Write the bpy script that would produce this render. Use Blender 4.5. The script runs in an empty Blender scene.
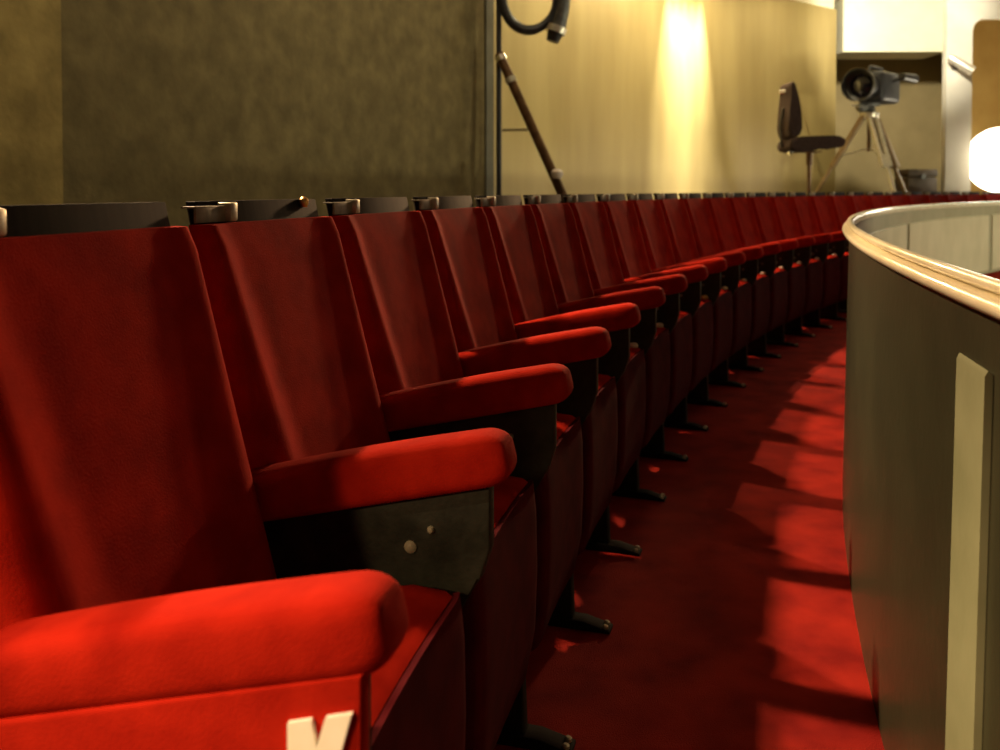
import bpy, bmesh, math, random
from mathutils import Vector, Matrix
random.seed(7)
PI = math.pi
sc = bpy.context.scene
col = sc.collection

# ------------------------------------------------------------------ plan
CX, CY = 15.05, -2.34            # centre of the auditorium curve
R0 = 15.436                      # radius of the arm-pad fronts
TH0, DTH = 0.1984, 0.0294        # first arm, one seat
NSEAT = 28
CAM_Z = 1.0
ZR = 0.80                        # raised floor behind the row
ZC = 3.53                        # ceiling

def pol(r, th, z=0.0):
    return Vector((CX - r * math.cos(th), CY + r * math.sin(th), z))

# ------------------------------------------------------------------ materials
def new_mat(name):
    m = bpy.data.materials.new(name)
    m.use_nodes = True
    nt = m.node_tree
    return m, nt, nt.nodes['Principled BSDF']

def noise_mat(name, c1, c2, scale=20, detail=4, rough=0.6, metallic=0.0, bump=0.0, bscale=None,
              sheen=0.0, sheen_tint=(1, 1, 1), stretch=(1, 1, 1), lo=0.35, hi=0.65, spec=0.5, coat=0.0, bdist=0.01):
    m, nt, b = new_mat(name)
    N, L = nt.nodes, nt.links
    tc = N.new('ShaderNodeTexCoord')
    mp = N.new('ShaderNodeMapping')
    mp.inputs['Scale'].default_value = stretch
    L.new(tc.outputs['Object'], mp.inputs['Vector'])
    nz = N.new('ShaderNodeTexNoise')
    nz.inputs['Scale'].default_value = scale
    nz.inputs['Detail'].default_value = detail
    L.new(mp.outputs['Vector'], nz.inputs['Vector'])
    cr = N.new('ShaderNodeValToRGB')
    cr.color_ramp.elements[0].position = lo
    cr.color_ramp.elements[1].position = hi
    cr.color_ramp.elements[0].color = (*c1, 1)
    cr.color_ramp.elements[1].color = (*c2, 1)
    L.new(nz.outputs['Fac'], cr.inputs['Fac'])
    L.new(cr.outputs['Color'], b.inputs['Base Color'])
    b.inputs['Roughness'].default_value = rough
    b.inputs['Metallic'].default_value = metallic
    b.inputs['Specular IOR Level'].default_value = spec
    b.inputs['Coat Weight'].default_value = coat
    if sheen:
        b.inputs['Sheen Weight'].default_value = sheen
        b.inputs['Sheen Roughness'].default_value = 0.4
        b.inputs['Sheen Tint'].default_value = (*sheen_tint, 1)
    if bump:
        n2 = N.new('ShaderNodeTexNoise')
        n2.inputs['Scale'].default_value = bscale or scale * 4
        n2.inputs['Detail'].default_value = 3
        L.new(mp.outputs['Vector'], n2.inputs['Vector'])
        bp = N.new('ShaderNodeBump')
        bp.inputs['Strength'].default_value = bump
        bp.inputs['Distance'].default_value = bdist
        L.new(n2.outputs['Fac'], bp.inputs['Height'])
        L.new(bp.outputs['Normal'], b.inputs['Normal'])
    return m

VELVET = noise_mat('red_velvet', (0.27, 0.009, 0.004), (0.40, 0.016, 0.006), 14, 4, 0.9, bump=0.15, bscale=400,
                   spec=0.03)
SHELL = noise_mat('maroon_cloth', (0.060, 0.005, 0.008), (0.085, 0.007, 0.010), 18, 4, 0.9, bump=0.1, bscale=500, spec=0.05)
IRON = noise_mat('dark_grey_iron', (0.012, 0.014, 0.010), (0.026, 0.028, 0.020), 30, 4, 0.6, 0.0, bump=0.1, bscale=120, spec=0.2)
BOARD = noise_mat('black_board', (0.008, 0.006, 0.006), (0.016, 0.012, 0.010), 10, 4, 0.8, stretch=(1, 8, 1), spec=0.1)
BRACKET = noise_mat('dull_aluminium', (0.40, 0.36, 0.27), (0.58, 0.54, 0.42), 60, 3, 0.4, 0.5)
BRACKETDK = noise_mat('tarnished_aluminium', (0.20, 0.185, 0.13), (0.28, 0.26, 0.18), 60, 3, 0.6, 0.0)
CHROME = noise_mat('bright_metal', (0.75, 0.72, 0.65), (0.9, 0.87, 0.8), 60, 2, 0.22, 1.0)
BRASS = noise_mat('brass', (0.75, 0.42, 0.12), (0.9, 0.55, 0.2), 60, 2, 0.3, 0.9)
IVORY = noise_mat('ivory_plastic', (0.62, 0.50, 0.42), (0.72, 0.60, 0.50), 40, 2, 0.4)
LETTER = noise_mat('cream_letter', (0.93, 0.91, 0.78), (0.97, 0.95, 0.84), 60, 2, 0.4)
CARPET = noise_mat('red_carpet', (0.20, 0.008, 0.007), (0.40, 0.022, 0.012), 7, 6, 0.95, bump=0.5, bscale=350, spec=0.1, lo=0.3, hi=0.7)
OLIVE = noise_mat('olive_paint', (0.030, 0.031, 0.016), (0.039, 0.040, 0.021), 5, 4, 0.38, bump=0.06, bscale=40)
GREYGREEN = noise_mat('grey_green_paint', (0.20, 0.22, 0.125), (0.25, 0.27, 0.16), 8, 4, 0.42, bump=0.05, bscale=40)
INNER = noise_mat('beige_paint', (0.56, 0.51, 0.34), (0.64, 0.58, 0.40), 4, 4, 0.5)
INNERDK = noise_mat('dull_olive_paint', (0.33, 0.31, 0.20), (0.40, 0.37, 0.25), 6, 4, 0.5)
RAIL = noise_mat('cream_gloss_paint', (0.78, 0.71, 0.50), (0.90, 0.84, 0.64), 9, 5, 0.28, coat=0.3, bump=0.08, bscale=30)
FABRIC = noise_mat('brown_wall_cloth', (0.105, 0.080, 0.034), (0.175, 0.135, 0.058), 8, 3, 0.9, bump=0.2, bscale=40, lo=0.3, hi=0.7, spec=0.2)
FABRICLIT = noise_mat('lit_wall_cloth', (0.20, 0.145, 0.05), (0.33, 0.245, 0.085), 8, 3, 0.9, bump=0.2, bscale=40, lo=0.3, hi=0.7, spec=0.2)  # lighter copy of the wall cloth, brighter light put into its colour
GOLD = noise_mat('gold_wall_paint', (0.34, 0.25, 0.095), (0.50, 0.39, 0.17), 2.2, 5, 0.42, 0.25, bump=0.10, bscale=5,
                 stretch=(1, 1, 0.16), lo=0.3, hi=0.7)
TRIMGREY = noise_mat('grey_olive_trim', (0.075, 0.068, 0.042), (0.10, 0.09, 0.06), 8, 3, 0.5)
CREAM = noise_mat('cream_plaster', (0.80, 0.75, 0.53), (0.86, 0.81, 0.60), 3, 4, 0.7)
GREYWHITE = noise_mat('greyish_plaster', (0.60, 0.56, 0.46), (0.68, 0.64, 0.54), 3, 4, 0.6)
OCHRE = noise_mat('ochre_plaster', (0.52, 0.31, 0.075), (0.62, 0.39, 0.11), 2, 4, 0.8)
ALCOVE = noise_mat('olive_tan_plaster', (0.28, 0.21, 0.09), (0.36, 0.27, 0.12), 2, 4, 0.8)
DARKFLOOR = noise_mat('dark_brown_lino', (0.045, 0.034, 0.020), (0.07, 0.052, 0.03), 6, 4, 0.6)
CAMGREY = noise_mat('dark_camera_grey', (0.030, 0.031, 0.036), (0.05, 0.051, 0.058), 20, 3, 0.45)
BLACKPL = noise_mat('black_plastic', (0.014, 0.013, 0.015), (0.03, 0.027, 0.028), 30, 3, 0.4)
CHAIRCL = noise_mat('charcoal_chair_cloth', (0.030, 0.018, 0.016), (0.05, 0.032, 0.028), 60, 3, 0.9, spec=0.1)
GREYMET = noise_mat('grey_painted_metal', (0.12, 0.12, 0.12), (0.2, 0.2, 0.19), 20, 3, 0.4, 0.4)
BROWNTUBE = noise_mat('bronze_tube', (0.10, 0.05, 0.022), (0.17, 0.09, 0.04), 20, 3, 0.3, 0.6)
TRIPODWOOD = noise_mat('tripod_leg_brown', (0.20, 0.12, 0.045), (0.30, 0.19, 0.075), 12, 3, 0.45, stretch=(1, 1, 0.2))
SILVER = noise_mat('silver_tube', (0.68, 0.63, 0.52), (0.85, 0.8, 0.68), 40, 2, 0.35, 0.6)
CASE = noise_mat('dark_brown_case', (0.06, 0.038, 0.02), (0.10, 0.065, 0.035), 10, 3, 0.6)
m, nt, b = new_mat('lens_glass')
b.inputs['Base Color'].default_value = (0.008, 0.008, 0.02, 1)
b.inputs['Roughness'].default_value = 0.08
LENS = m
m, nt, b = new_mat('glowing_globe')
b.inputs['Base Color'].default_value = (1, 0.95, 0.85, 1)
b.inputs['Emission Color'].default_value = (1.0, 0.88, 0.66, 1)
b.inputs['Emission Strength'].default_value = 14.0
GLOW = m

# ------------------------------------------------------------------ mesh helpers
def link(name, bm, mats, parent=None, smooth=True, angle=35):
    me = bpy.data.meshes.new(name)
    bmesh.ops.recalc_face_normals(bm, faces=bm.faces)
    for f in bm.faces:
        f.smooth = smooth
    if smooth:
        for e in bm.edges:
            if len(e.link_faces) == 2 and e.calc_face_angle(0) > math.radians(angle):
                e.smooth = False
    bm.to_mesh(me)
    bm.free()
    if not isinstance(mats, (list, tuple)):
        mats = [mats]
    for mm in mats:
        me.materials.append(mm)
    o = bpy.data.objects.new(name, me)
    col.objects.link(o)
    if parent is not None:
        o.parent = parent
    return o

def empty(name, loc=(0, 0, 0), rz=0.0, parent=None):
    o = bpy.data.objects.new(name, None)
    o.empty_display_size = 0.1
    o.location = loc
    o.rotation_euler = (0, 0, rz)
    col.objects.link(o)
    if parent is not None:
        o.parent = parent
    return o

def tag(o, label, cat, group=None):
    o['label'] = label
    o['category'] = cat
    if group:
        o['group'] = group
    return o

def struct(o):
    o['kind'] = 'structure'
    return o

def box(bm, x0, x1, y0, y1, z0, z1, bev=0.0, seg=2, M=None):
    vs = [bm.verts.new(p) for p in ((x0, y0, z0), (x1, y0, z0), (x1, y1, z0), (x0, y1, z0),
                                    (x0, y0, z1), (x1, y0, z1), (x1, y1, z1), (x0, y1, z1))]
    fs = [bm.faces.new([vs[i] for i in q]) for q in ((3, 2, 1, 0), (4, 5, 6, 7), (0, 1, 5, 4), (1, 2, 6, 5), (2, 3, 7, 6), (3, 0, 4, 7))]
    if bev:
        es = list({e for f in fs for e in f.edges})
        r = bmesh.ops.bevel(bm, geom=es, offset=bev, segments=seg, profile=0.5, affect='EDGES')
        vs = list({v for f in r['faces'] for v in f.verts} | {v for v in vs if v.is_valid})
    if M is not None:
        for v in vs:
            v.co = M @ v.co
    return vs

def prism(bm, prof, y0, y1, bev=0.0, seg=3, M=None):
    """closed (x, z) outline pushed along y"""
    a = [bm.verts.new((x, y0, z)) for x, z in prof]
    c = [bm.verts.new((x, y1, z)) for x, z in prof]
    n = len(prof)
    f1 = bm.faces.new(a)
    f2 = bm.faces.new(c[::-1])
    for i in range(n):
        bm.faces.new((a[i], c[i], c[(i + 1) % n], a[(i + 1) % n]))
    vs = a + c
    if bev:
        es = list(f1.edges) + list(f2.edges)
        r = bmesh.ops.bevel(bm, geom=es, offset=bev, segments=seg, profile=0.5, affect='EDGES')
        vs = list({v for f in r['faces'] for v in f.verts} | {v for v in vs if v.is_valid})
    if M is not None:
        for v in vs:
            v.co = M @ v.co
    return vs

def smooth_poly(pts, n=4):
    """closed Catmull-Rom through pts"""
    out = []
    k = len(pts)
    for i in range(k):
        p0, p1, p2, p3 = (Vector(pts[(i + j - 1) % k]) for j in range(4))
        for s in range(n):
            t = s / n
            out.append(tuple(0.5 * ((2 * p1) + (p2 - p0) * t + (2 * p0 - 5 * p1 + 4 * p2 - p3) * t * t + (3 * p1 - p0 - 3 * p2 + p3) * t ** 3)))
    return out

def tube(bm, pts, rad, n=12, caps=True):
    pts = [Vector(p) for p in pts]
    rings = []
    rads = rad if isinstance(rad, (list, tuple)) else [rad] * len(pts)
    up = None
    for i, p in enumerate(pts):
        t = (pts[min(i + 1, len(pts) - 1)] - pts[max(i - 1, 0)]).normalized()
        if up is None:
            up = Vector((0, 0, 1)) if abs(t.z) < 0.9 else Vector((1, 0, 0))
        a = t.cross(up).normalized()
        b2 = a.cross(t).normalized()
        up = b2
        rings.append([bm.verts.new(p + (a * math.cos(2 * PI * k / n) + b2 * math.sin(2 * PI * k / n)) * rads[i]) for k in range(n)])
    for i in range(len(rings) - 1):
        for k in range(n):
            bm.faces.new((rings[i][k], rings[i][(k + 1) % n], rings[i + 1][(k + 1) % n], rings[i + 1][k]))
    if caps:
        bm.faces.new(rings[0][::-1])
        bm.faces.new(rings[-1])

def lathe(bm, prof, n=24, M=None):
    """(radius, height) profile about z"""
    rings = []
    for r, z in prof:
        if r < 1e-6:
            rings.append([bm.verts.new((0, 0, z))])
        else:
            rings.append([bm.verts.new((r * math.cos(2 * PI * k / n), r * math.sin(2 * PI * k / n), z)) for k in range(n)])
    for a, c in zip(rings, rings[1:]):
        for k in range(n):
            k2 = (k + 1) % n
            if len(a) == 1:
                bm.faces.new((a[0], c[k2], c[k]))
            elif len(c) == 1:
                bm.faces.new((a[k], a[k2], c[0]))
            else:
                bm.faces.new((a[k], a[k2], c[k2], c[k]))
    vs = [v for r in rings for v in r]
    if M is not None:
        for v in vs:
            v.co = M @ v.co
    return vs

def sweep(bm, prof, t0, t1, n, closed=True):
    """(radius, z) outline carried along the curve of the auditorium"""
    rings = []
    for i in range(n + 1):
        th = t0 + (t1 - t0) * i / n
        rings.append([bm.verts.new(pol(r, th, z)) for r, z in prof])
    k = len(prof)
    for i in range(n):
        for j in range(k if closed else k - 1):
            bm.faces.new((rings[i][j], rings[i + 1][j], rings[i + 1][(j + 1) % k], rings[i][(j + 1) % k]))
    if closed:
        bm.faces.new(rings[0])
        bm.faces.new(rings[-1][::-1])

def along(p, q):
    """matrix taking +z to the direction p->q with origin p"""
    d = (Vector(q) - Vector(p))
    return Matrix.Translation(Vector(p)) @ d.to_track_quat('Z', 'Y').to_matrix().to_4x4()

# ------------------------------------------------------------------ setting
bm = bmesh.new()
sweep(bm, [(14.85, -0.05), (14.85, 0.0), (16.08, 0.0), (16.08, -0.05)], -0.02, 1.12, 120)
struct(link('floor', bm, CARPET))
bm = bmesh.new()
sweep(bm, [(16.08, -0.05), (16.08, ZR), (18.1, ZR), (18.1, -0.05)], -0.02, 1.16, 120)
struct(link('floor_rear', bm, DARKFLOOR))
bm = bmesh.new()
sweep(bm, [(11.0, 0.20), (11.0, 0.27), (14.848, 0.27), (14.848, 0.20)], -0.02, 1.12, 120)
struct(link('floor_pit', bm, CARPET))

RW = 17.75
TH_EDGE = 0.5405      # where the cloth panelling stops and the gold wall begins
def wall_arc(name, r, t, t0, t1, z0, z1, m, n=80):
    bm = bmesh.new()
    sweep(bm, [(r, z0), (r, z1), (r + t, z1), (r + t, z0)], t0, t1, n)
    return struct(link(name, bm, m))
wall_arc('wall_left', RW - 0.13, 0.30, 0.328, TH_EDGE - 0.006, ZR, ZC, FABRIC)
wall_arc('wall_side', RW - 0.145, 0.30, -0.02, 0.328, ZR, ZC, FABRICLIT)
wall_arc('trim_1', RW - 0.145, 0.32, TH_EDGE - 0.006, TH_EDGE, ZR, ZC, TRIMGREY, 2)
wall_arc('wall_rear', RW, 0.25, TH_EDGE, 0.9285, ZR, 3.37, GOLD)
wall_arc('trim_3', RW + 0.04, 0.21, TH_EDGE, 0.9285, 3.37, ZC, CREAM)

# ceiling
bm = bmesh.new()
sweep(bm, [(14.2, ZC), (14.2, ZC + 0.1), (18.2, ZC + 0.1), (18.2, ZC)], -0.02, 1.16, 100)
struct(link('ceiling', bm, CREAM))

# far room: back wall, pillar with the rounded opening, hanging bulkhead
bm = bmesh.new()
box(bm, 6.60, 11.5, 13.3, 13.5, ZR, ZC)
struct(link('wall_back', bm, OCHRE))
bm = bmesh.new()
box(bm, 4.35, 6.599, 13.3, 13.5, ZR, ZC)
struct(link('wall_alcove', bm, ALCOVE))
bm = bmesh.new()   # pillar and lintel with rounded inner corner: outline in x-z
x0, x1, xr = 5.46, 5.775, 9.2
ztop = 3.10
rad = 0.16
outl = [(x0, ZR), (x0, ZC), (xr, ZC), (xr, ztop)]
for k in range(9):
    a = PI / 2 + (PI / 2) * k / 8
    outl.append((x1 + rad + rad * math.cos(a), ztop - rad + rad * math.sin(a)))
outl.append((x1, ZR))
prism(bm, outl, 11.05, 11.15)
vs = box(bm, x0 + 0.01, x0 + 0.13, 11.15, 13.3, ZR, ZC)  # hidden partition added to keep the globe's light off the alcove
for v in vs:
    if v.co.y > 13:
        v.co.x += 1.12
struct(link('wall_right', bm, GREYWHITE, angle=20))
bm = bmesh.new()
prism(bm, [(4.525, 2.825), (4.525, ZC), (5.88, ZC), (5.88, 2.825)], 11.92, 12.6, 0.008)
struct(link('trim_2', bm, CREAM))

# ------------------------------------------------------------------ seats
HW = 0.217
def backrest_mesh():
    bm = bmesh.new()
    NS, NT = 40, 18
    z0, z1 = 0.40, 0.951
    def base(z):
        return -0.349 - 0.27 * (z - 0.62)
    grid = []
    for j in range(NT + 1):
        t = j / NT
        z = z0 + (z1 - z0) * t
        row = []
        for i in range(NS + 1):
            s = -1 + 2 * i / NS
            a = abs(s)
            u = min(max((z - 0.5) / 0.45, 0), 1)
            crest = 0.71 + 0.19 * u
            amp = 0.025 - 0.009 * u
            inn = crest - 0.38 + 0.12 * u
            if a < crest:
                q = max(0, (a - inn) / (crest - inn))
                d = -0.006 + amp * (q ** 1.7) * (1 - 0.18 * q * q)
            else:
                q = (a - crest) / (1 - crest)
                d = -0.006 + amp * 0.82 - (0.010 + 0.012 * (1 - u)) * q ** 2
            e = max(0, (a - 0.93) / 0.07)
            d -= 0.015 * (1 - math.sqrt(max(0, 1 - e * e)))
            te = max(0, (t - 0.95) / 0.05)
            d -= 0.006 * (1 - math.sqrt(max(0, 1 - te * te)))
            row.append(bm.verts.new((base(z) + d, s * HW, z)))
        grid.append(row)
    back = [[bm.verts.new((base(z0 + (z1 - z0) * j / NT) - 0.058 + 0.030 * j / NT, s * HW, z0 + (z1 - z0) * j / NT)) for s in (-1, 1)] for j in range(NT + 1)]
    for j in range(NT):
        for i in range(NS):
            bm.faces.new((grid[j][i], grid[j][i + 1], grid[j + 1][i + 1], grid[j + 1][i]))
        bm.faces.new((back[j][0], grid[j][0], grid[j + 1][0], back[j + 1][0]))
        bm.faces.new((grid[j][NS], back[j][1], back[j + 1][1], grid[j + 1][NS]))
        bm.faces.new((back[j][1], back[j][0], back[j + 1][0], back[j + 1][1]))
    bm.faces.new(grid[NT] + [back[NT][1], back[NT][0]])
    bm.faces.new((grid[0] + [back[0][1], back[0][0]])[::-1])
    return bm

def arm_pad_mesh():
    bm = bmesh.new()
    # rounded bolster, tilted so that its nose is the high end
    ang = math.atan2(0.08, 0.35)
    ca_, sa_ = math.cos(ang), math.sin(ang)
    L, NU, NV = 0.385, 30, 28
    rings = []
    for i in range(NU + 1):
        w = 0.5 - 0.5 * math.cos(PI * i / NU)
        u = L * w
        df, dr = u, L - u
        f = 1.0
        if df < 0.034:
            f = math.sqrt(max(0.0, 1 - (1 - df / 0.034) ** 2))
        if dr < 0.02:
            f = min(f, math.sqrt(max(0.0, 1 - (1 - dr / 0.02) ** 2)))
        hw, hh = 0.037 * (0.62 + 0.38 * f), 0.0335 * (0.42 + 0.58 * f)
        crown = 0.004 * math.sin(PI * w)
        ring = []
        for k in range(NV):
            a = 2 * PI * k / NV
            c_, s_ = math.cos(a), math.sin(a)
            e = 0.52
            y = hw * math.copysign(abs(c_) ** e, c_)
            z = -0.0325 + hh * math.copysign(abs(s_) ** e, s_) + (crown if s_ > 0 else 0)
            x = -u
            ring.append(bm.verts.new((x * ca_ - z * sa_ - 0.004, y, x * sa_ + z * ca_ + 0.694)))
        rings.append(ring)
    for a, c in zip(rings, rings[1:]):
        for k in range(NV):
            bm.faces.new((a[k], a[(k + 1) % NV], c[(k + 1) % NV], c[k]))
    bm.faces.new(rings[0])
    bm.faces.new(rings[-1][::-1])
    return bm

def standard_mesh():
    bm = bmesh.new()
    prism(bm, [(-0.022, 0.630), (-0.345, 0.556), (-0.33, 0.43), (-0.27, 0.34), (-0.25, 0.02), (-0.075, 0.02), (-0.085, 0.30), (-0.075, 0.44), (-0.035, 0.50), (-0.022, 0.54)], -0.014, 0.014, 0.004, 2)
    return bm

def seat_shell_mesh():
    bm = bmesh.new()
    front = [(-0.040, 0.494), (-0.034, 0.44), (-0.032, 0.34), (-0.036, 0.23), (-0.050, 0.155), (-0.085, 0.125), (-0.125, 0.135)]
    inner = [(-0.135, 0.20), (-0.128, 0.28), (-0.112, 0.36), (-0.090, 0.43), (-0.066, 0.475), (-0.052, 0.490)]
    prism(bm, front + inner, -0.196, 0.196, 0.008, 3)
    cut_y(bm, 12, 0.196)
    bow(bm)
    return bm

def bow(bm):
    # soft corners on the seat front
    for v in bm.verts:
        q = min(abs(v.co.y) / 0.196, 1)
        k = min(max((v.co.x + 0.22) / 0.12, 0), 1)
        v.co.x += k * (-0.016 + 0.006 * q ** 2 - 0.012 * max(0, (q - 0.9) / 0.1) ** 2)

def cut_y(bm, n=12, h=0.19):
    for i in range(1, n):
        bmesh.ops.bisect_plane(bm, geom=bm.verts[:] + bm.edges[:] + bm.faces[:], plane_co=(0, -h + 2 * h * i / n, 0), plane_no=(0, 1, 0))

def cushion_mesh():
    bm = bmesh.new()
    edge = [(-0.050, 0.492), (-0.064, 0.477), (-0.088, 0.432), (-0.110, 0.36), (-0.126, 0.28), (-0.133, 0.20)]
    back = [(-0.20, 0.19), (-0.25, 0.26), (-0.255, 0.37), (-0.235, 0.45), (-0.17, 0.492), (-0.10, 0.502), (-0.060, 0.498)]
    prism(bm, edge + back, -0.19, 0.19, 0.012, 3)
    cut_y(bm)
    bow(bm)
    return bm

def board_mesh():
    bm = bmesh.new()
    def b(z):
        return -0.349 - 0.27 * (z - 0.62) - 0.0605 + 0.030 * (z - 0.40) / 0.551
    prism(bm, [(b(0.984), 0.984), (b(0.36), 0.36), (b(0.36) - 0.004, 0.10), (b(0.36) - 0.020, 0.10), (b(0.36) - 0.016, 0.36), (b(0.984) - 0.016, 0.984)], -0.187, 0.212, 0.003, 2)
    return bm

def bracket_mesh():
    bm = bmesh.new()
    # flat bridge between neighbouring back boards
    box(bm, -0.4655, -0.4615, -0.206, -0.128, 0.953, 0.976, 0.001)
    box(bm, -0.486, -0.4615, -0.206, -0.128, 0.974, 0.977, 0.001)
    return bm

def lug_mesh():
    bm = bmesh.new()
    box(bm, -0.488, -0.452, -0.128, -0.106, 0.953, 0.982, 0.004)
    return bm

def bolt_mesh(x, y, z, r, ny=-1):
    bm = bmesh.new()
    M = Matrix.Translation((x, y, z)) @ Matrix.Rotation(PI / 2, 4, 'X')
    lathe(bm, [(0, -0.001), (r, -0.001), (r, 0.002), (r * 0.6, 0.005), (0, 0.006)], 12, M)
    return bm

YB = -0.227
seat0 = empty('theatre_seat')
back = link('backrest', backrest_mesh(), VELVET, seat0, angle=60)
link('back_board', board_mesh(), BOARD, seat0)
brk = link('bracket', bracket_mesh(), BRACKETDK, seat0)
link('lug', lug_mesh(), BRACKET, brk)
cush = link('seat_cushion', cushion_mesh(), VELVET, seat0, angle=50)
shell = link('seat_shell', seat_shell_mesh(), SHELL, seat0, angle=50)
for y in (-0.202, 0.202):      # hinge pins
    bm = bmesh.new()
    M = Matrix.Translation((-0.19, y, 0.30)) @ Matrix.Rotation(PI / 2, 4, 'X')
    lathe(bm, [(0, -0.014), (0.012, -0.014), (0.012, 0.014), (0, 0.014)], 12, M)
    link('hinge', bm, IRON, shell)
arm = link('arm_standard', standard_mesh(), IRON, seat0)
arm.location = (0, YB, 0)
pad = link('arm_pad', arm_pad_mesh(), VELVET, seat0, angle=50)
pad.location = (0, YB, 0)
for (x, z, r) in ((-0.128, 0.535, 0.010), (-0.100, 0.560, 0.006)):
    link('bolt', bolt_mesh(x, -0.0142, z, r * 0.85), BRACKETDK, arm)
bm = bmesh.new()
prism(bm, [(0.012, 0.0), (0.012, 0.006), (-0.05, 0.021), (-0.25, 0.021), (-0.28, 0.012), (-0.28, 0.0)], -0.022, 0.022, 0.002, 2)
foot = link('foot_plate', bm, BOARD, seat0)
foot.location = (0, YB, 0)
for dx, dy in ((0.000, -0.011), (0.000, 0.011)):
    bm = bmesh.new()
    lathe(bm, [(0.007, 0.0), (0.007, 0.005), (0.004, 0.008), (0, 0.008)], 10, Matrix.Translation((dx, dy, 0.0080)))
    link('bolt', bm, BRACKET, foot)

def tree_copy(o, parent=None):
    c = o.copy()
    col.objects.link(c)
    if parent is not None:
        c.parent = parent
    for ch in list(o.children):
        tree_copy(ch, c)
    return c

ORD = ['first', 'second', 'third', 'fourth', 'fifth', 'sixth', 'seventh', 'eighth', 'ninth', 'tenth', 'eleventh', 'twelfth',
       'thirteenth', 'fourteenth', 'fifteenth', 'sixteenth', 'seventeenth', 'eighteenth', 'nineteenth', 'twentieth',
       'twenty-first', 'twenty-second', 'twenty-third', 'twenty-fourth', 'twenty-fifth', 'twenty-sixth', 'twenty-seventh', 'twenty-eighth']
seats = []
for i in range(NSEAT):
    s = seat0 if i == 0 else tree_copy(seat0)
    th = TH0 + DTH * (i + 0.5)
    s.location = pol(R0, th)
    s.rotation_euler = (0, 0, -th)
    if i == 0:
        lab = 'red velvet tip-up seat at the row end, its side panel lettered K'
    elif i == 1:
        lab = 'red tip-up theatre seat second from the K end, brass knob on its top'
    else:
        lab = 'red tip-up theatre seat in the curved row, %s from the end lettered K' % ORD[i]
    tag(s, lab, 'theatre seat', 'red tip-up seats in the curved row')
    seats.append(s)

# row-end upholstered side panel and its letter (first seat only)
bm = bmesh.new()
prism(bm, [(-0.012, 0.634), (-0.345, 0.556), (-0.335, 0.42), (-0.30, 0.06), (-0.02, 0.06)], -0.036, -0.0145, 0.006, 3)
endp = link('end_panel', bm, VELVET, seats[0])
endp.location = (0, YB, 0)
endp['label'] = 'red upholstered end panel under the nearest arm pad'
bm = bmesh.new()
K0x, K0z, KH = -0.071, 0.592, 0.085
def stroke(pts):
    # letter strokes drawn in the panel plane, leaning with the arm
    a = [bm.verts.new((K0x + 0.84 * u, -0.0405, K0z - KH + w + 0.22 * u)) for u, w in pts]
    c = [bm.verts.new((K0x + 0.84 * u, -0.0355, K0z - KH + w + 0.22 * u)) for u, w in pts]
    bm.faces.new(a)
    bm.faces.new(c[::-1])
    n = len(pts)
    for k in range(n):
        bm.faces.new((a[k], c[k], c[(k + 1) % n], a[(k + 1) % n]))
stroke([(0, 0), (0.023, 0), (0.023, KH * 0.26), (0.028, KH * 0.33), (0.043, 0), (0.066, 0), (0.046, KH * 0.48), (0.062, KH), (0.037, KH),
        (0.028, KH * 0.74), (0.023, KH), (0, KH)])
kl = link('letter', bm, LETTER, endp, smooth=False)
kl['label'] = 'cream capital letter K'
# brass knob on the second seat's back board
bm = bmesh.new()
lathe(bm, [(0, -0.004), (0.006, -0.004), (0.009, 0.003), (0.008, 0.010), (0.004, 0.014), (0, 0.015)], 16,
      Matrix.Translation((-0.470, 0.150, 0.974)))
link('knob', bm, BRASS, seats[1])
# pale dots set on the raised seat fronts further along
bm = bmesh.new()
lathe(bm, [(0, -0.004), (0.014, -0.003), (0.016, 0.003), (0.012, 0.010), (0, 0.013)], 14, Matrix.Translation((-0.085, 0.172, 0.502)))
st0 = None
for i in (4, 5, 8, 9, 10, 11, 12, 13, 14):
    if st0 is None:
        st0 = link('seat_dot', bm, IVORY, seats[i])
    else:
        c = st0.copy()
        col.objects.link(c)
        c.parent = seats[i]
bm = bmesh.new()
lathe(bm, [(0, -0.004), (0.016, -0.003), (0.019, 0.004), (0.013, 0.014), (0, 0.017)], 14, Matrix.Translation((-0.085, 0.172, 0.502)))
link('seat_dot', bm, BRASS, seats[7])

# ------------------------------------------------------------------ parapet
par = empty('parapet', pol(14.87, 0.23))
tag(par, 'curved olive balcony parapet with a cream double-bead top rail', 'parapet')
pinv = Matrix.Translation(-par.location)
def plink(name, bm, m, parent=None, **k):
    bm.transform(pinv)
    return link(name, bm, m, parent or par, **k)
bm = bmesh.new()
sweep(bm, [(14.889, 0.0), (14.876, 0.868), (14.863, 0.868), (14.863, 0.0)], -0.02, 1.12, 200)
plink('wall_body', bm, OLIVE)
bm = bmesh.new()
rp = [(14.876, 0.862), (14.891, 0.863), (14.896, 0.868), (14.898, 0.873), (14.896, 0.879), (14.889, 0.8815), (14.873, 0.8825), (14.873, 0.8860),
      (14.882, 0.8875), (14.885, 0.893), (14.882, 0.898), (14.876, 0.900), (14.869, 0.899), (14.864, 0.895), (14.861, 0.889), (14.861, 0.866), (14.864, 0.862)]
sweep(bm, rp, -0.02, 1.12, 260)
rail = plink('top_rail', bm, RAIL, angle=60)
rail['label'] = 'cream double-bead rail'
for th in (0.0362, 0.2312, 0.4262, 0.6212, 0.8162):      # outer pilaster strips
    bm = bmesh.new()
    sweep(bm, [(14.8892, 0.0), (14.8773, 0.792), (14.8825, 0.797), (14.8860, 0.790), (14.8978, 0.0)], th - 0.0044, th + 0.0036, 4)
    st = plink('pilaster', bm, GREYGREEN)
    st['label'] = 'paler grey-green upright strip'
bm = bmesh.new()
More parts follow.
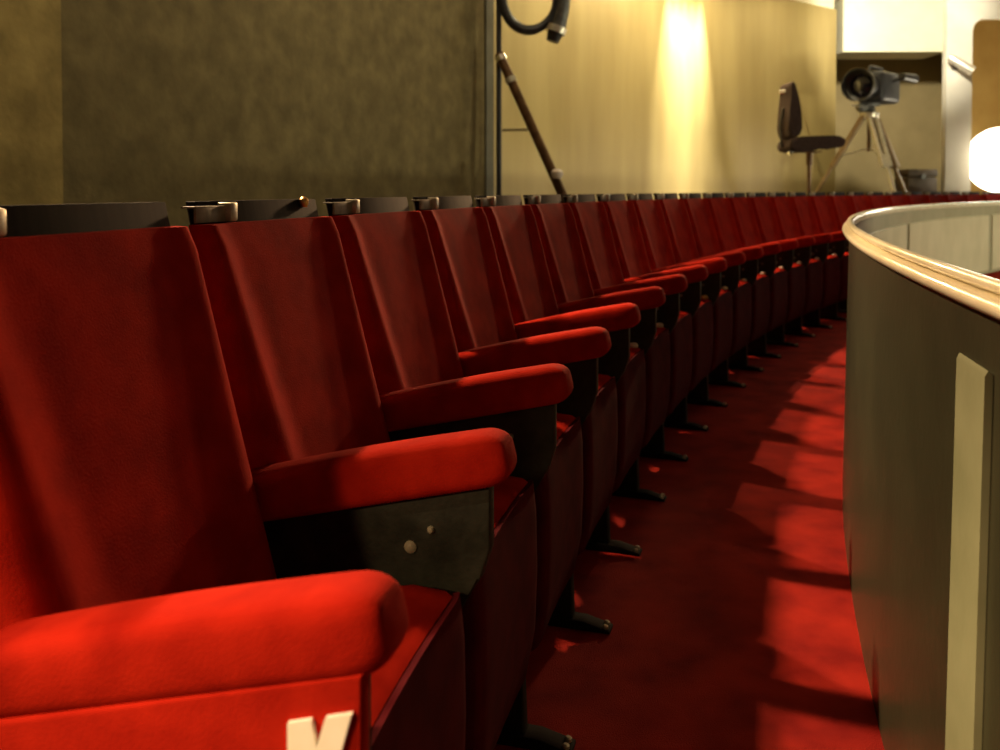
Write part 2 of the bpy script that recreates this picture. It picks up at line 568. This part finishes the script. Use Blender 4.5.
sweep(bm, [(14.8626, 0.27), (14.8626, 0.862), (14.8592, 0.862), (14.8592, 0.27)], -0.02, 1.12, 200)
il = plink('inner_lining', bm, INNERDK)
il['label'] = 'dull inner face'
thj = 0.0
js = [0.0314, 0.2147, 0.3980, 0.5813, 0.7646, 0.9479, 1.115]
for a, c in zip(js, js[1:]):
    bm = bmesh.new()
    sweep(bm, [(14.8588, 0.29), (14.8588, 0.785), (14.850, 0.778), (14.850, 0.30)], a + 0.0035, c - 0.0035, 40)
    ip = plink('inner_panel', bm, INNER)
    ip['label'] = 'beige inner panel'

# ------------------------------------------------------------------ operator's swivel chair on the raised floor
ch = empty('swivel_chair', (3.115, 9.0, ZR))
tag(ch, 'dark high swivel chair standing left of the tripod behind the seats', 'chair')
ch.scale = (0.87, 0.9, 1.0)
bm = bmesh.new()
zs = 0.705
prof = smooth_poly([(-0.30, zs - 0.115), (-0.33, zs - 0.05), (-0.27, zs + 0.01), (-0.05, zs + 0.025), (0.18, zs + 0.028), (0.27, zs + 0.012), (0.30, zs - 0.03), (0.25, zs - 0.085), (0.08, zs - 0.08), (-0.10, zs - 0.125)], 3)
prism(bm, prof, -0.24, 0.24, 0.03, 3)
link('seat', bm, CHAIRCL, ch, angle=50)
bm = bmesh.new()
prof = smooth_poly([(-0.205, 0.745), (-0.185, 0.84), (-0.205, 1.02), (-0.245, 1.17), (-0.275, 1.255), (-0.305, 1.25), (-0.31, 1.14), (-0.325, 0.98), (-0.335, 0.80), (-0.30, 0.715)], 3)
prism(bm, prof, -0.21, 0.21, 0.02, 3)
link('backrest', bm, CHAIRCL, ch, angle=50)
bm = bmesh.new()
tube(bm, [(-0.33, 0, 1.02), (-0.365, 0, 0.85), (-0.35, 0, 0.65), (-0.25, 0, 0.60), (-0.02, 0, 0.60)], 0.016, 8)
link('back_post', bm, BLACKPL, ch)
bm = bmesh.new()
tube(bm, [(-0.335, -0.05, 1.17), (-0.40, -0.05, 1.165)], [0.03, 0.024], 10)
k = link('adjusting_knob', bm, CHROME, ch)
bm = bmesh.new()
tube(bm, [(-0.335, -0.20, 0.56), (-0.22, -0.16, 0.605), (-0.10, -0.14, 0.625)], [0.02, 0.013, 0.013], 8)
link('lever', bm, CHROME, ch)
bm = bmesh.new()
box(bm, -0.14, 0.08, -0.10, 0.10, 0.575, 0.588, 0.004)
lathe(bm, [(0.035, 0.575), (0.035, 0.45), (0.022, 0.45), (0.022, 0.10), (0.05, 0.10), (0.05, 0.06), (0, 0.06)], 16, Matrix.Translation((-0.03, 0, 0)))
link('column', bm, BROWNTUBE, ch)
for q in range(5):
    a = 2 * PI * q / 5 + 0.3
    d = Vector((math.cos(a), math.sin(a), 0))
    o0 = Vector((-0.03, 0, 0))
    bm = bmesh.new()
    tube(bm, [o0 + d * 0.03 + Vector((0, 0, 0.10)), o0 + d * 0.16 + Vector((0, 0, 0.085)), o0 + d * 0.27 + Vector((0, 0, 0.062))], [0.024, 0.02, 0.014], 8)
    lg = link('leg', bm, BLACKPL, ch)
    bm = bmesh.new()
    M = Matrix.Translation(o0 + d * 0.265 + Vector((0, 0, 0.026))) @ Matrix.Rotation(a, 4, 'Z') @ Matrix.Rotation(PI / 2, 4, 'X')
    lathe(bm, [(0, -0.018), (0.026, -0.018), (0.026, 0.018), (0, 0.018)], 14, M)
    link('caster', bm, BLACKPL, lg)

# ------------------------------------------------------------------ video camera and tripod
TX, TY = 4.295, 10.5
tp = empty('tripod', (TX, TY, ZR))
tag(tp, 'tall tripod with twin-tube legs carrying the video camera', 'tripod')
zt = 1.17
def leg(fx, fy, m):
    bm = bmesh.new()
    top = Vector((fx * 0.10, fy * 0.10, zt))
    ft = Vector((fx, fy, 0.012))
    side = Vector((-fy, fx, 0)).normalized() * 0.045
    mid = top.lerp(ft, 0.55)
    tube(bm, [top + side, mid + side], 0.030, 8)
    tube(bm, [top - side, mid - side], 0.030, 8)
    tube(bm, [top.lerp(ft, 0.45), ft], 0.024, 8)
    for f in (0.0, 0.45, 0.55):
        p = top.lerp(ft, f)
        tube(bm, [p - side * 1.5, p + side * 1.5], 0.024, 8)
    o = link('leg', bm, m, tp)
    bm = bmesh.new()
    lathe(bm, [(0, 0), (0.03, 0), (0.03, 0.012), (0.018, 0.03), (0, 0.03)], 12, Matrix.Translation(ft - Vector((0, 0, 0.012))))
    link('rubber_foot', bm, BLACKPL, o)
    return o
leg(-0.66, 0.12, TRIPODWOOD)
leg(0.60, 0.22, TRIPODWOOD)
l3 = leg(0.14, -0.50, SILVER)  # front leg lit by its colour: silver where the others are brown
l3['label'] = 'bright front leg, light put into its colour'
bm = bmesh.new()
lathe(bm, [(0, 1.13), (0.05, 1.13), (0.10, 1.15), (0.11, 1.19), (0.11, 1.21), (0.07, 1.225), (0, 1.225)], 20)
link('spider', bm, SILVER, tp)
bm = bmesh.new()
tube(bm, [(0, 0, 1.15), (0, 0, 0.72)], 0.02, 10)
link('centre_column', bm, BROWNTUBE, tp)
bm = bmesh.new()
for e in ((-0.66, 0.12), (0.60, 0.22), (0.14, -0.50)):
    tube(bm, [(0, 0, 0.76), (e[0] * 0.46, e[1] * 0.46, 0.67)], 0.010, 6)
link('spreader', bm, SILVER, tp)
bm = bmesh.new()
box(bm, -0.11, 0.11, -0.07, 0.07, 1.30, 1.345, 0.012)
lathe(bm, [(0, 1.225), (0.055, 1.225), (0.075, 1.25), (0.06, 1.285), (0.06, 1.30), (0, 1.30)], 18)
M = Matrix.Translation((-0.085, -0.01, 1.285)) @ Matrix.Rotation(PI / 2, 4, 'X')
lathe(bm, [(0, -0.06), (0.055, -0.06), (0.06, -0.05), (0.06, 0.05), (0.055, 0.06), (0, 0.06)], 20, M)
link('pan_head', bm, GREYMET, tp)
bm = bmesh.new()
tube(bm, [(-0.06, -0.05, 1.29), (-0.25, -0.12, 1.30)], 0.009, 8)
link('pan_handle', bm, SILVER, tp)
# camera, lens turned towards the viewer and a little left
vc = empty('video_camera', (TX + 0.06, TY, ZR + 1.345 * 0.905), rz=2.35)
vc.scale = (1.2, 1.2, 1.2)
tp.scale = (1, 1, 0.905)
tag(vc, 'black video camera with a round lens on the tripod', 'video camera')
Ry = Matrix.Rotation(-PI / 2, 4, 'X')     # +z of a lathe -> +y, the lens direction
bm = bmesh.new()
box(bm, -0.13, 0.14, -0.32, 0.12, 0.0, 0.30, 0.05, 4)
link('body', bm, CAMGREY, vc)
bm = bmesh.new()
lathe(bm, [(0.06, -0.02), (0.12, 0.0), (0.125, 0.12), (0.15, 0.16), (0.16, 0.24), (0.152, 0.24), (0.145, 0.18), (0.11, 0.15), (0, 0.15)], 32, Matrix.Translation((0.02, 0.10, 0.15)) @ Ry)
lens = link('lens_barrel', bm, BLACKPL, vc)
bm = bmesh.new()
lathe(bm, [(0.11, 0.155), (0.08, 0.175), (0.04, 0.185), (0, 0.188)], 28, Matrix.Translation((0.02, 0.10, 0.15)) @ Ry)
link('lens_glass', bm, LENS, lens)
bm = bmesh.new()
tube(bm, [(0.02, 0.10, 0.29), (0.02, 0.06, 0.345), (0.02, -0.20, 0.345), (0.02, -0.27, 0.285)], 0.016, 10)
link('carry_handle', bm, BLACKPL, vc)
bm = bmesh.new()
tube(bm, [(-0.13, -0.10, 0.21), (-0.25, -0.12, 0.235)], 0.018, 8)
tube(bm, [(-0.25, -0.02, 0.235), (-0.26, -0.30, 0.235)], [0.035, 0.045], 14)
link('viewfinder', bm, BLACKPL, vc)

# dark case by the pillar
ca = empty('equipment_case', (5.17, 11.2, ZR), rz=0.1)
tag(ca, 'dark brown case behind the tripod, against the pale pillar', 'case')
bm = bmesh.new()
box(bm, -0.19, 0.19, -0.16, 0.16, 0.0, 0.36, 0.015)
link('body', bm, CASE, ca)
bm = bmesh.new()
box(bm, -0.195, 0.195, -0.165, 0.165, 0.365, 0.46, 0.02)
link('lid', bm, CASE, ca)
bm = bmesh.new()
box(bm, -0.03, 0.03, -0.178, -0.166, 0.335, 0.40, 0.004)
link('latch', bm, GREYMET, ca)

# ------------------------------------------------------------------ stand with hoop at the panel edge
PX, PY = -0.008, 6.55
sd = empty('equipment_stand', (PX, PY, ZR))
tag(sd, 'dark upright stand with a hoop and leaning strut at the cloth panel edge', 'stand')
def sp(x, y, d=PY):      # picture point at depth d, in the stand's own coordinates
    return Vector(((x - 500) / 900 * d - PX, d - PY, CAM_Z + (190 - y) / 900 * d - ZR))
bm = bmesh.new()
tube(bm, [(0, 0, 0.03), (0, 0, 2.5)], 0.020, 12)
link('pole', bm, BLACKPL, sd)
bm = bmesh.new()
lathe(bm, [(0, 0), (0.17, 0), (0.17, 0.012), (0.05, 0.03), (0.03, 0.07), (0, 0.07)], 24)
link('base', bm, BLACKPL, sd)
bm = bmesh.new()
c = sp(529, -2)
pts = []
for q in range(41):
    a = 2 * PI * q / 40
    pts.append(c + Vector((math.cos(a) * 0.195, -0.035, math.sin(a) * 0.245)))
tube(bm, pts, [0.026 + 0.012 * max(0, -math.sin(2 * PI * q / 40 + 0.5)) for q in range(41)], 10, caps=False)
link('hoop', bm, BLACKPL, sd)
bm = bmesh.new()
tube(bm, [sp(562, -12), sp(560, 12), sp(556, 30)], 0.065, 16)
g = link('grey_fitting', bm, GREYMET, sd)
bm = bmesh.new()
tube(bm, [sp(556, 27), sp(554, 33)], 0.082, 16)
link('collar', bm, SILVER, g)
bm = bmesh.new()
tube(bm, [sp(555, 33), sp(552, 42)], [0.06, 0.045], 16)
link('nozzle', bm, BLACKPL, g)
bm = bmesh.new()
a0, a1 = sp(499, 54, PY - 0.05), sp(571, 213, PY - 0.25)
tube(bm, [a0, a1], 0.034, 12)
strut = link('strut', bm, BROWNTUBE, sd)
for f, m_ in ((0.03, CHROME), (0.17, BRACKET)):
    bm = bmesh.new()
    p = a0.lerp(a1, f)
    dd = (a1 - a0).normalized() * 0.02
    tube(bm, [p - dd, p + dd], 0.042, 12)
    link('collar', bm, m_, strut)
bm = bmesh.new()
p = sp(557, 173, PY - 0.30)
lathe(bm, [(0, -0.035), (0.03, -0.035), (0.042, -0.01), (0.042, 0.012), (0.02, 0.03), (0, 0.032)], 16, Matrix.Translation(p))
link('knob', bm, IVORY, strut)
bm = bmesh.new()
tube(bm, [sp(503, 130, PY - 0.03), sp(531, 129, PY - 0.13)], 0.012, 8)
link('pin', bm, CHROME, sd)

# ------------------------------------------------------------------ lamps one can see
lp = empty('globe_lamp', (6.20, 11.15, ZR))
tag(lp, 'glaring white globe lamp in the opening beyond the far seats', 'lamp')
bm = bmesh.new()
lathe(bm, [(0, 0), (0.07, 0), (0.07, 0.015), (0.03, 0.03), (0.03, 0.14), (0.08, 0.16), (0.08, 0.19), (0, 0.19)], 20)
link('base', bm, GREYMET, lp)
bm = bmesh.new()
lathe(bm, [(0.40 * math.sin(PI * q / 20), 0.575 - 0.40 * math.cos(PI * q / 20)) for q in range(21)], 32)
link('globe', bm, GLOW, lp)

fx = empty('spot_fitting', (5.56, 10.975, 2.52))
tag(fx, 'small pale spotlight tilted on the pillar under the white bulkhead', 'spotlight')
p0, p1 = Vector((-0.12, -0.04, 0.09)), Vector((0.12, -0.12, -0.09))
bm = bmesh.new()
lathe(bm, [(0, 0), (0.045, 0), (0.055, 0.03), (0.055, 0.27), (0.062, 0.31), (0.05, 0.31), (0.045, 0.26), (0, 0.25)], 18, along(p0, p1))
link('can', bm, SILVER, fx)
bm = bmesh.new()
tube(bm, [(0, 0.07, 0.0), (0, -0.08, 0.0)], 0.014, 8)
box(bm, -0.04, 0.04, 0.055, 0.069, -0.05, 0.05, 0.004)
link('mount', bm, GREYMET, fx)

# ------------------------------------------------------------------ light
def spot(name, loc, target, power, size, blend=0.4, rad=0.08, color=(1, 0.72, 0.42)):
    l = bpy.data.lights.new(name, 'SPOT')
    l.energy = power
    l.spot_size = math.radians(size)
    l.spot_blend = blend
    l.shadow_soft_size = rad
    l.color = color
    o = bpy.data.objects.new(name, l)
    o.location = loc
    o.rotation_euler = (Vector(target) - Vector(loc)).to_track_quat('-Z', 'Y').to_euler()
    col.objects.link(o)
    return o
# downlights in the ceiling behind the row, shining over the seat backs
for th, tt in ((0.13, 0.165), (0.32, 0.255), (0.43, 0.365), (0.55, 0.48), (0.67, 0.60), (0.80, 0.73)):
    spot('downlight', pol(17.45, th, 2.74 if th < 0.5 else ZC - 0.06), pol(15.25, tt, 0.35), 600, 50 if th > 0.2 else 40, 0.7, 0.05, (1, 0.66, 0.36))
# spots added to light the walls: narrow ones for the streak, then wide ones
for th in (0.7245, 0.7335, 0.7425, 0.7515, 0.7600):
    spot('wall_fill', pol(17.58, th, ZC - 0.03), pol(17.72, th, 1.9), 1500, 26, 0.8, 0.05, (1, 0.93, 0.72))
for th, p in ((0.58, 75), (0.66, 100), (0.735, 190), (0.83, 45), (0.90, 32)):
    spot('wall_fill', pol(16.7, th, ZC - 0.08), pol(17.75, th, 2.3), p, 140, 0.9, 0.1, (1, 0.84, 0.50))
for th in (0.26, 0.36, 0.45):
    spot('wall_fill', pol(16.6, th, ZC - 0.05), pol(17.75, th, 1.9), 80, 120, 0.9, 0.1, (1, 0.84, 0.54))
# unseen spots added to graze the seat backs and light their stripes
spot('graze_fill', (2.02, 9.55, 2.9), (-0.38, 1.15, 1.22), 2200, 13, 0.5, 0.22, (1, 0.60, 0.30))
spot('graze_fill', (3.9, 11.0, 2.9), (0.25, 3.0, 0.62), 1000, 9.5, 0.6, 0.22, (1, 0.60, 0.30))
# unseen spot added to brighten the white bulkhead and the pillar
spot('bulkhead_fill', (4.0, 8.7, ZC - 0.1), (5.1, 11.6, 3.0), 800, 50, 0.6, 0.1, (1, 0.93, 0.74))
# aisle lamp behind the row end, left of the camera
spot('aisle_lamp', (-1.03, -0.02, 1.16), (-0.10, 0.85, 0.62), 46, 31, 0.9, 0.03, (1, 0.62, 0.30))
# unseen spots added to brighten the far seat backs and the parapet's inside
spot('stage_fill', (8.0, 4.0, 4.2), (4.0, 6.0, 0.6), 200, 62, 0.5, 0.15, (1, 0.88, 0.62))
spot('pit_fill', (8.2, 4.6, 0.5), (4.0, 7.2, 0.60), 560, 80, 0.5, 0.15, (1, 0.93, 0.62))  # added low in the pit to light only the parapet's inner face

w = bpy.data.worlds.new('world')
sc.world = w
w.use_nodes = True
bg = w.node_tree.nodes['Background']
bg.inputs['Color'].default_value = (1.0, 0.78, 0.52, 1)
bg.inputs['Strength'].default_value = 0.04

# ------------------------------------------------------------------ camera
cd = bpy.data.cameras.new('camera')
cd.sensor_width = 36
cd.sensor_fit = 'HORIZONTAL'
cd.lens = 900 / 1000 * 36
PITCH = math.radians(1.5)
hor = 375 - 900 * math.tan(PITCH)
cd.shift_y = (190.3 - hor) / 1000.0
cd.clip_start = 0.02
cd.dof.use_dof = True
cd.dof.focus_distance = 1.5
cd.dof.aperture_fstop = 5.2
cam = bpy.data.objects.new('camera', cd)
cam.location = (0, 0, CAM_Z)
cam.rotation_euler = (PI / 2 - PITCH, 0, 0)
col.objects.link(cam)
sc.camera = cam

sc.view_settings.view_transform = 'Standard'
sc.view_settings.look = 'None'
sc.view_settings.gamma = 1.0
sc.view_settings.use_curve_mapping = False
sc.view_settings.exposure = 0.0
